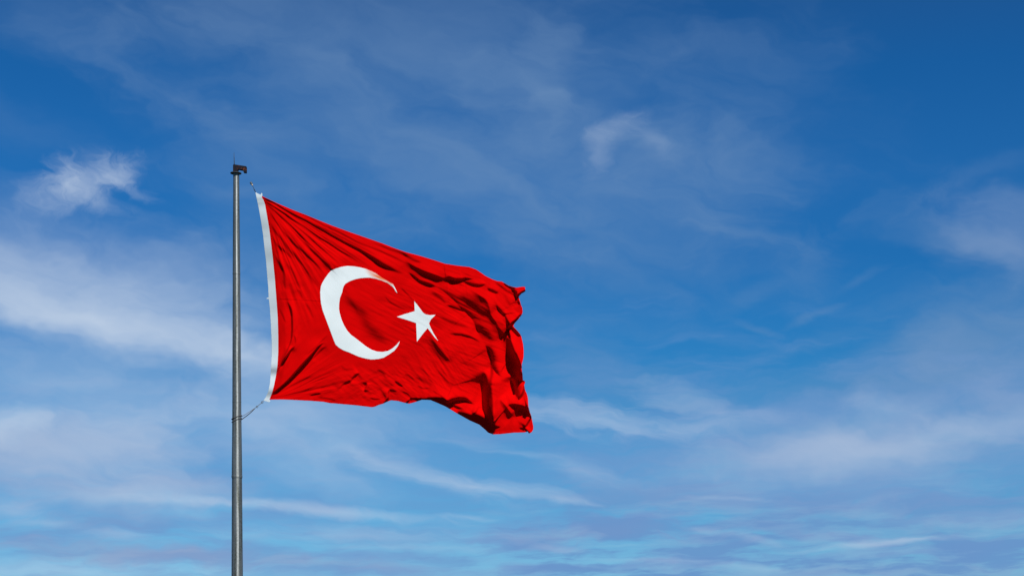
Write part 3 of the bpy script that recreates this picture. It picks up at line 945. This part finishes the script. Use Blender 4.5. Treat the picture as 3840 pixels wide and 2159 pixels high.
# --- fine wrinkles: patches of combed cloth, each with its own direction
def comb(cx, cy, rx, ry, ang, wave, amp, stretch, seed):
    global D
    a = math.radians(ang)
    u = (GX - cx) * math.cos(a) + (GY - cy) * math.sin(a)
    v = -(GX - cx) * math.sin(a) + (GY - cy) * math.cos(a)
    w_ = np.exp(-((GX - cx) / rx) ** 2 - ((GY - cy) / ry) ** 2)
    bend = 6 * fbm(u / 160 + 3, v / 160 + 9, seed + 50, 2)
    n = fbm(u / (wave * stretch) + 100, (v + bend * 2) / wave + 100, seed, 3)
    D += w_ * amp * n


comb(1600, 1180, 190, 130, 26, 9, 4.25, 9, 11)
comb(1750, 1130, 150, 110, 30, 10, 5.46, 8, 12)
comb(1650, 1370, 110, 110, 55, 10, 5.60, 8, 13)
comb(1820, 1330, 130, 120, 20, 9, 4.86, 8, 14)
comb(1420, 1130, 120, 80, 28, 9, 2.4, 8, 15)
comb(1480, 1440, 190, 70, 35, 14, 6.90, 4, 16)
comb(1330, 1460, 170, 60, -20, 18, 5.5, 3, 17)
comb(1100, 1330, 80, 130, -55, 11, 3.6, 7, 18)
comb(1120, 1130, 90, 110, 68, 14, 4.0, 5, 19)
comb(1150, 900, 150, 110, 47, 10, 3.0, 10, 20)
comb(1400, 930, 260, 70, 28, 10, 3.0, 10, 21)
comb(1700, 1030, 160, 50, 18, 12, 4.0, 6, 22)
comb(1900, 1180, 70, 110, 50, 16, 7.20, 3, 23)
comb(1900, 1500, 80, 110, 60, 16, 6.00, 3, 24)
comb(1750, 1450, 120, 80, 30, 10, 4.20, 8, 25)
comb(1500, 1290, 160, 90, 15, 12, 1.2, 6, 26)
comb(1250, 1440, 200, 70, -25, 16, 3.6, 5, 27)

# --- thin radial pleats at the two hoist corners
def fan(cx, cy, a0, a1, rmax, freq, amp, seed):
    global D
    rx_, ry_ = GX - cx, GY - cy
    r = np.hypot(rx_, ry_) + 1e-6
    th = np.arctan2(ry_, rx_)
    u = (th - a0) / (a1 - a0)
    wnd = np.clip(u / 0.12, 0, 1) * np.clip((1 - u) / 0.12, 0, 1) * np.clip((rmax - r) / (0.5 * rmax), 0, 1) * np.clip(r / 40, 0, 1)
    n = fbm(th * freq + 50, r / 220 + 50, seed, 3)
    D += wnd * amp * r / freq * n


fan(980, 738, R(24), R(80), 520, 22, 0.9, 41)
fan(980, 738, R(24), R(78), 420, 55, 1.5, 42)
fan(1008, 1500, R(-84), R(-3), 330, 18, 0.9, 43)
fan(1008, 1500, R(-80), R(-3), 260, 45, 0.8, 44)

# --- broad billow of the whole sheet
D += 16 * fbm(GX / 240 + 40, (GY + 0.5 * GX) / 200 + 40, 91, 2)
D += 6 * fbm(GX / 80 + 60, (GY + 0.4 * GX) / 60 + 60, 95, 2)
uu = np.clip((GX - 1010) / 980, 0, 1)
D += 70 * uu ** 2 + 10 * np.sin(uu * 9.0 + GY / 260.0) * uu
# --- hoist edge turns away to the left, towards the halyard
seam_x = np.interp(GY[:, 0], [p[1] for p in SEAM[::-1]], [p[0] for p in SEAM[::-1]])[:, None]
HD = GX - seam_x
ji = np.clip(np.round(seam_x[:, 0] + 3 - X0).astype(int), 0, GX.shape[1] - 1)
edge = D[np.arange(GX.shape[0]), ji]
kern = np.exp(-(np.arange(-40, 41) / 18.0) ** 2); kern /= kern.sum()
edge_s = np.convolve(np.pad(edge, 40, mode='edge'), kern, mode='valid')[:, None]
f_in = np.clip((HD + 2) / 26.0, 0, 1); f_in = f_in * f_in * (3 - 2 * f_in)
D = edge_s * (1 - f_in) + D * f_in
turn = np.where(HD < 30, (30 - HD), 0.0)
D -= 0.42 * (np.sqrt(turn ** 2 + 25) - 5) * np.clip((GY - 690) / 200, 0.35, 1.0)
# the doubled cloth of the emblem lies flatter than the single cloth round it
def blur(A, sig):
    k = np.exp(-(np.arange(-3 * sig, 3 * sig + 1) / sig) ** 2 / 2); k /= k.sum()
    m = len(k) // 2
    A = np.apply_along_axis(lambda v: np.convolve(np.pad(v, m, mode='edge'), k, mode='valid'), 1, A)
    return np.apply_along_axis(lambda v: np.convolve(np.pad(v, m, mode='edge'), k, mode='valid'), 0, A)


sy, sx_ = slice(250, 740), slice(220, 730)       # the part of the sheet that carries the emblem
sub = D[sy, sx_]
soft = blur(sub, 16)
em = np.zeros_like(sub)
for poly_ in (CRESCENT, STAR):
    pp = np.array(poly_); qq = np.roll(pp, -1, axis=0)
    ins_ = np.zeros(sub.shape, bool)
    for a_, b_ in zip(pp, qq):
        c_ = (a_[1] > GY[sy, sx_]) != (b_[1] > GY[sy, sx_])
        ins_ ^= c_ & (GX[sy, sx_] < (b_[0] - a_[0]) * (GY[sy, sx_] - a_[1]) / ((b_[1] - a_[1]) or 1e-9) + a_[0])
    em = np.maximum(em, ins_.astype(float))
em = np.clip(blur(em, 5) * 1.5, 0, 1)
D[sy, sx_] = sub * (1 - 0.9 * em) + soft * 0.9 * em
# soften kinks where creases meet
for _ in range(2):
    D[1:-1, 1:-1] = 0.5 * D[1:-1, 1:-1] + 0.125 * (D[:-2, 1:-1] + D[2:, 1:-1] + D[1:-1, :-2] + D[1:-1, 2:])
base_d = D[int(1100 - Y0_), int(1033 - X0)]
D -= base_d


def depth(x, y):
    u = np.clip(x - X0, 0, GX.shape[1] - 1.001); v = np.clip(y - Y0_, 0, GX.shape[0] - 1.001)
    i = u.astype(int); j = v.astype(int); fu = u - i; fv = v - j
    return (D[j, i] * (1 - fu) + D[j, i + 1] * fu) * (1 - fv) + (D[j + 1, i] * (1 - fu) + D[j + 1, i + 1] * fu) * fv


def sdf(poly, x, y):
    """signed distance, positive inside"""
    p = np.array(poly, float); q = np.roll(p, -1, axis=0)
    best = np.full(x.shape, 1e18); ins = np.zeros(x.shape, bool)
    for a, b in zip(p, q):
        e = b - a; l2 = e @ e
        if l2 < 1e-12: continue
        u = np.clip(((x - a[0]) * e[0] + (y - a[1]) * e[1]) / l2, 0, 1)
        best = np.minimum(best, (x - a[0] - u * e[0]) ** 2 + (y - a[1] - u * e[1]) ** 2)
        c = ((a[1] > y) != (b[1] > y))
        if c.any():
            xi = (b[0] - a[0]) * (y - a[1]) / (b[1] - a[1] if b[1] != a[1] else 1e-9) + a[0]
            ins ^= c & (x < xi)
    d = np.sqrt(best)
    return np.where(ins, d, -d)


def cut_sheet(poly, step):
    """triangulated sheet clipped to the polygon"""
    p = np.array(poly, float)
    xs = np.arange(p[:, 0].min() - step, p[:, 0].max() + 2 * step, step)
    ys = np.arange(p[:, 1].min() - step, p[:, 1].max() + 2 * step, step)
    X, Y = np.meshgrid(xs, ys)
    x = X.ravel(); y = Y.ravel()
    s = sdf(poly, x, y)
    s = np.where(np.abs(s) < 0.12 * step, 0.12 * step, s)
    nx, ny = len(xs), len(ys)
    k = (np.arange(ny - 1)[:, None] * nx + np.arange(nx - 1)[None, :]).ravel()
    t = np.concatenate([np.stack([k, k + nx, k + 1], 1), np.stack([k + 1, k + nx, k + nx + 1], 1)])
    ins = s[t] > 0; c = ins.sum(1)
    full = t[c == 3]
    out = [full]
    one = t[c == 1]; i1 = ins[c == 1].argmax(1)
    two = t[c == 2]; i2 = (~ins[c == 2]).argmax(1)
    rr = np.arange(3)
    one = one[np.arange(len(one))[:, None], (i1[:, None] + rr) % 3]
    two = two[np.arange(len(two))[:, None], (i2[:, None] + rr) % 3]
    edges = np.concatenate([one[:, [0, 1]], one[:, [0, 2]], two[:, [0, 1]], two[:, [0, 2]]])
    es = np.sort(edges, 1)
    key = es[:, 0].astype(np.int64) * (nx * ny) + es[:, 1]
    uq, inv = np.unique(key, return_inverse=True)
    ea = uq // (nx * ny); eb = uq % (nx * ny)
    f = s[ea] / (s[ea] - s[eb])
    ex = x[ea] + f * (x[eb] - x[ea]); ey = y[ea] + f * (y[eb] - y[ea])
    off = nx * ny; inv = inv + off
    n1, n2 = len(one), len(two)
    a1, b1 = inv[:n1], inv[n1:2 * n1]; a2, b2 = inv[2 * n1:2 * n1 + n2], inv[2 * n1 + n2:]
    out.append(np.stack([one[:, 0], a1, b1], 1))
    out.append(np.stack([a2, two[:, 1], two[:, 2]], 1))
    out.append(np.stack([a2, two[:, 2], b2], 1))
    t = np.concatenate(out)
    x = np.concatenate([x, ex]); y = np.concatenate([y, ey])
    used = np.unique(t); mp = np.full(len(x), -1); mp[used] = np.arange(len(used))
    return x[used], y[used], mp[t]


def cloth(name, poly, step, mat, parent, lift=0.0, thick=0.006):
    x, y, t = cut_sheet(poly, step)
    d = depth(x, y)
    # lift along the cloth's own normal
    gxn = (depth(x + 1, y) - depth(x - 1, y)) / 2; gyn = (depth(x, y + 1) - depth(x, y - 1)) / 2
    ln = np.sqrt(1 + gxn ** 2 + gyn ** 2)
    x = x - lift * gxn / ln; y = y - lift * gyn / ln; d = d + lift / ln
    yy = POLE_Y - d * MPU
    co = np.stack([(x - CX) / FPX * yy, yy, EYE + (HY - y) / FPX * yy], 1)
    me = bpy.data.meshes.new(name)
    me.vertices.add(len(co)); me.vertices.foreach_set('co', co.ravel())
    me.loops.add(3 * len(t)); me.loops.foreach_set('vertex_index', t.ravel().astype(np.int32))
    me.polygons.add(len(t))
    me.polygons.foreach_set('loop_start', (np.arange(len(t)) * 3).astype(np.int32))
    me.polygons.foreach_set('use_smooth', np.ones(len(t), bool))
    me.update(calc_edges=True); me.validate()
    o = link(name, me, mat, parent)
    if me.polygons[len(me.polygons) // 2].normal.y > 0:
        me.flip_normals()
    if thick:
        so = o.modifiers.new("thickness", 'SOLIDIFY'); so.thickness = thick; so.offset = -1.0
    return o


flag = tag(empty("flag", P(1010, 1110)),
           "large red flag with white crescent and star, wind-blown beside the flagpole", "flag")
cloth("red_cloth", FIELD, 2.0, RED, flag)
tag(cloth("heading_band", HEAD, 1.0, CANVAS, flag, 0.3, 0.012), "white canvas band along the hoist edge")
cloth("crescent", CRESCENT, 1.5, WHITE_PAINTED_GLOW, flag, 0.55, 0.006)
cloth("star", STAR, 1.0, WHITE, flag, 0.55, 0.006)

# ------------------------------------------------------------------ clip and cord at the upper corner
dt = float(depth(np.array([959.0]), np.array([722.0]))[0])
clip = tag(empty("halyard_clip", P(942, 688, dt)),
           "small dark metal clip on a short cord above the flag's upper corner", "rope clip")
bm = bmesh.new()
tube(bm, [P(940.2, 682.8, dt), P(941, 684.8, dt), P(944.4, 691, dt)], [0.045, 0.062, 0.055], 10)
from_bm("clip_body", bm, CLIP, clip)
bm = bmesh.new()
tube(bm, [P(944.6, 691.4, dt), P(946.6, 694.8, dt), P(947.4, 696.4, dt)], [0.036, 0.038, 0.022], 10)
from_bm("collar", bm, COLLAR, clip)
bm = bmesh.new()
tube(bm, [P(947, 696, dt), P(951, 705, dt), P(955, 712, dt), P(959, 721.5, dt)], 0.013, 8)
tube(bm, [P(951, 705, dt - 2), P(953.5, 713, dt - 2), P(958, 720.5, dt)], 0.010, 8)
from_bm("cord", bm, DARK, clip)

# ------------------------------------------------------------------ beaded rope at the lower corner
dl = float(depth(np.array([990.0]), np.array([1500.0]))[0])
rope = tag(empty("beaded_rope", P(888, 1575)),
           "beaded rope looped round the pole holding the flag's lower corner", "rope")
bm = bmesh.new()


def hoop(yl, yr, r_u):
    pts = []
    for k in range(40):
        a = 2 * math.pi * k / 40
        pts.append((PC[0] + r_u * MPU * math.cos(a), PC[1] + r_u * MPU * math.sin(a),
                    zof(0.5 * (yl + yr) + 0.5 * (yr - yl) * math.cos(a)) - 0.0))
    return pts


RH = 18.8
tube(bm, hoop(1572.6, 1556.5, RH), 0.012, 8, True)
tube(bm, hoop(1583.4, 1567.5, RH), 0.012, 8, True)
join = P(957, 1529, dl * 0.7)
up = [P(903.6, 1562.5, 11), P(920, 1553, 11), P(940, 1540, 9), join]
lo = [P(903.6, 1573.5, 11), P(914, 1566.5, 11), P(926, 1557.5, 10), P(940, 1546, 8), join]
tube(bm, up, 0.012, 8)
tube(bm, lo, 0.012, 8)
tail = [join, P(963, 1524, dl * 0.8), P(972, 1517, dl * 0.9), P(979, 1511.5, dl), P(988.5, 1502, dl)]
tube(bm, tail, 0.013, 8)
from_bm("line", bm, ROPE, rope, True)


def ball(bm, c, r, sx=1.0):
    bmesh.ops.create_uvsphere(bm, u_segments=12, v_segments=8, radius=r)
    for v in bm.verts[-(12 * 7 + 2):]:
        v.co += c


lo_s = spline([tuple(p) for p in lo], 20)
cl = np.concatenate([[0], np.cumsum(np.linalg.norm(np.diff(lo_s, axis=0), axis=1))])
for i in range(15):
    s_ = cl[-1] * (0.04 + 0.90 * i / 14)
    c = Vector([float(np.interp(s_, cl, lo_s[:, k])) for k in range(3)])
    bm = bmesh.new(); ball(bm, c, 0.026)
    from_bm("bead", bm, BEAD, rope, True)
h1 = hoop(1572.6, 1556.5, RH)
for k in (22, 23, 24, 25, 26, 27):
    bm = bmesh.new(); ball(bm, Vector(h1[k]), 0.026)
    from_bm("bead", bm, BEAD, rope, True)
for c0, r0 in ((P(964.5, 1524.5, dl * 0.8), 0.045), (P(983.5, 1507.5, dl), 0.05)):
    bm = bmesh.new()
    tube(bm, [c0 + Vector((r0 * math.cos(a), 0.01 * math.sin(2 * a), r0 * math.sin(a))) for a in np.linspace(0, 2 * math.pi, 16, endpoint=False)], 0.011, 6, True)
    from_bm("ring", bm, CLIP, rope, True)
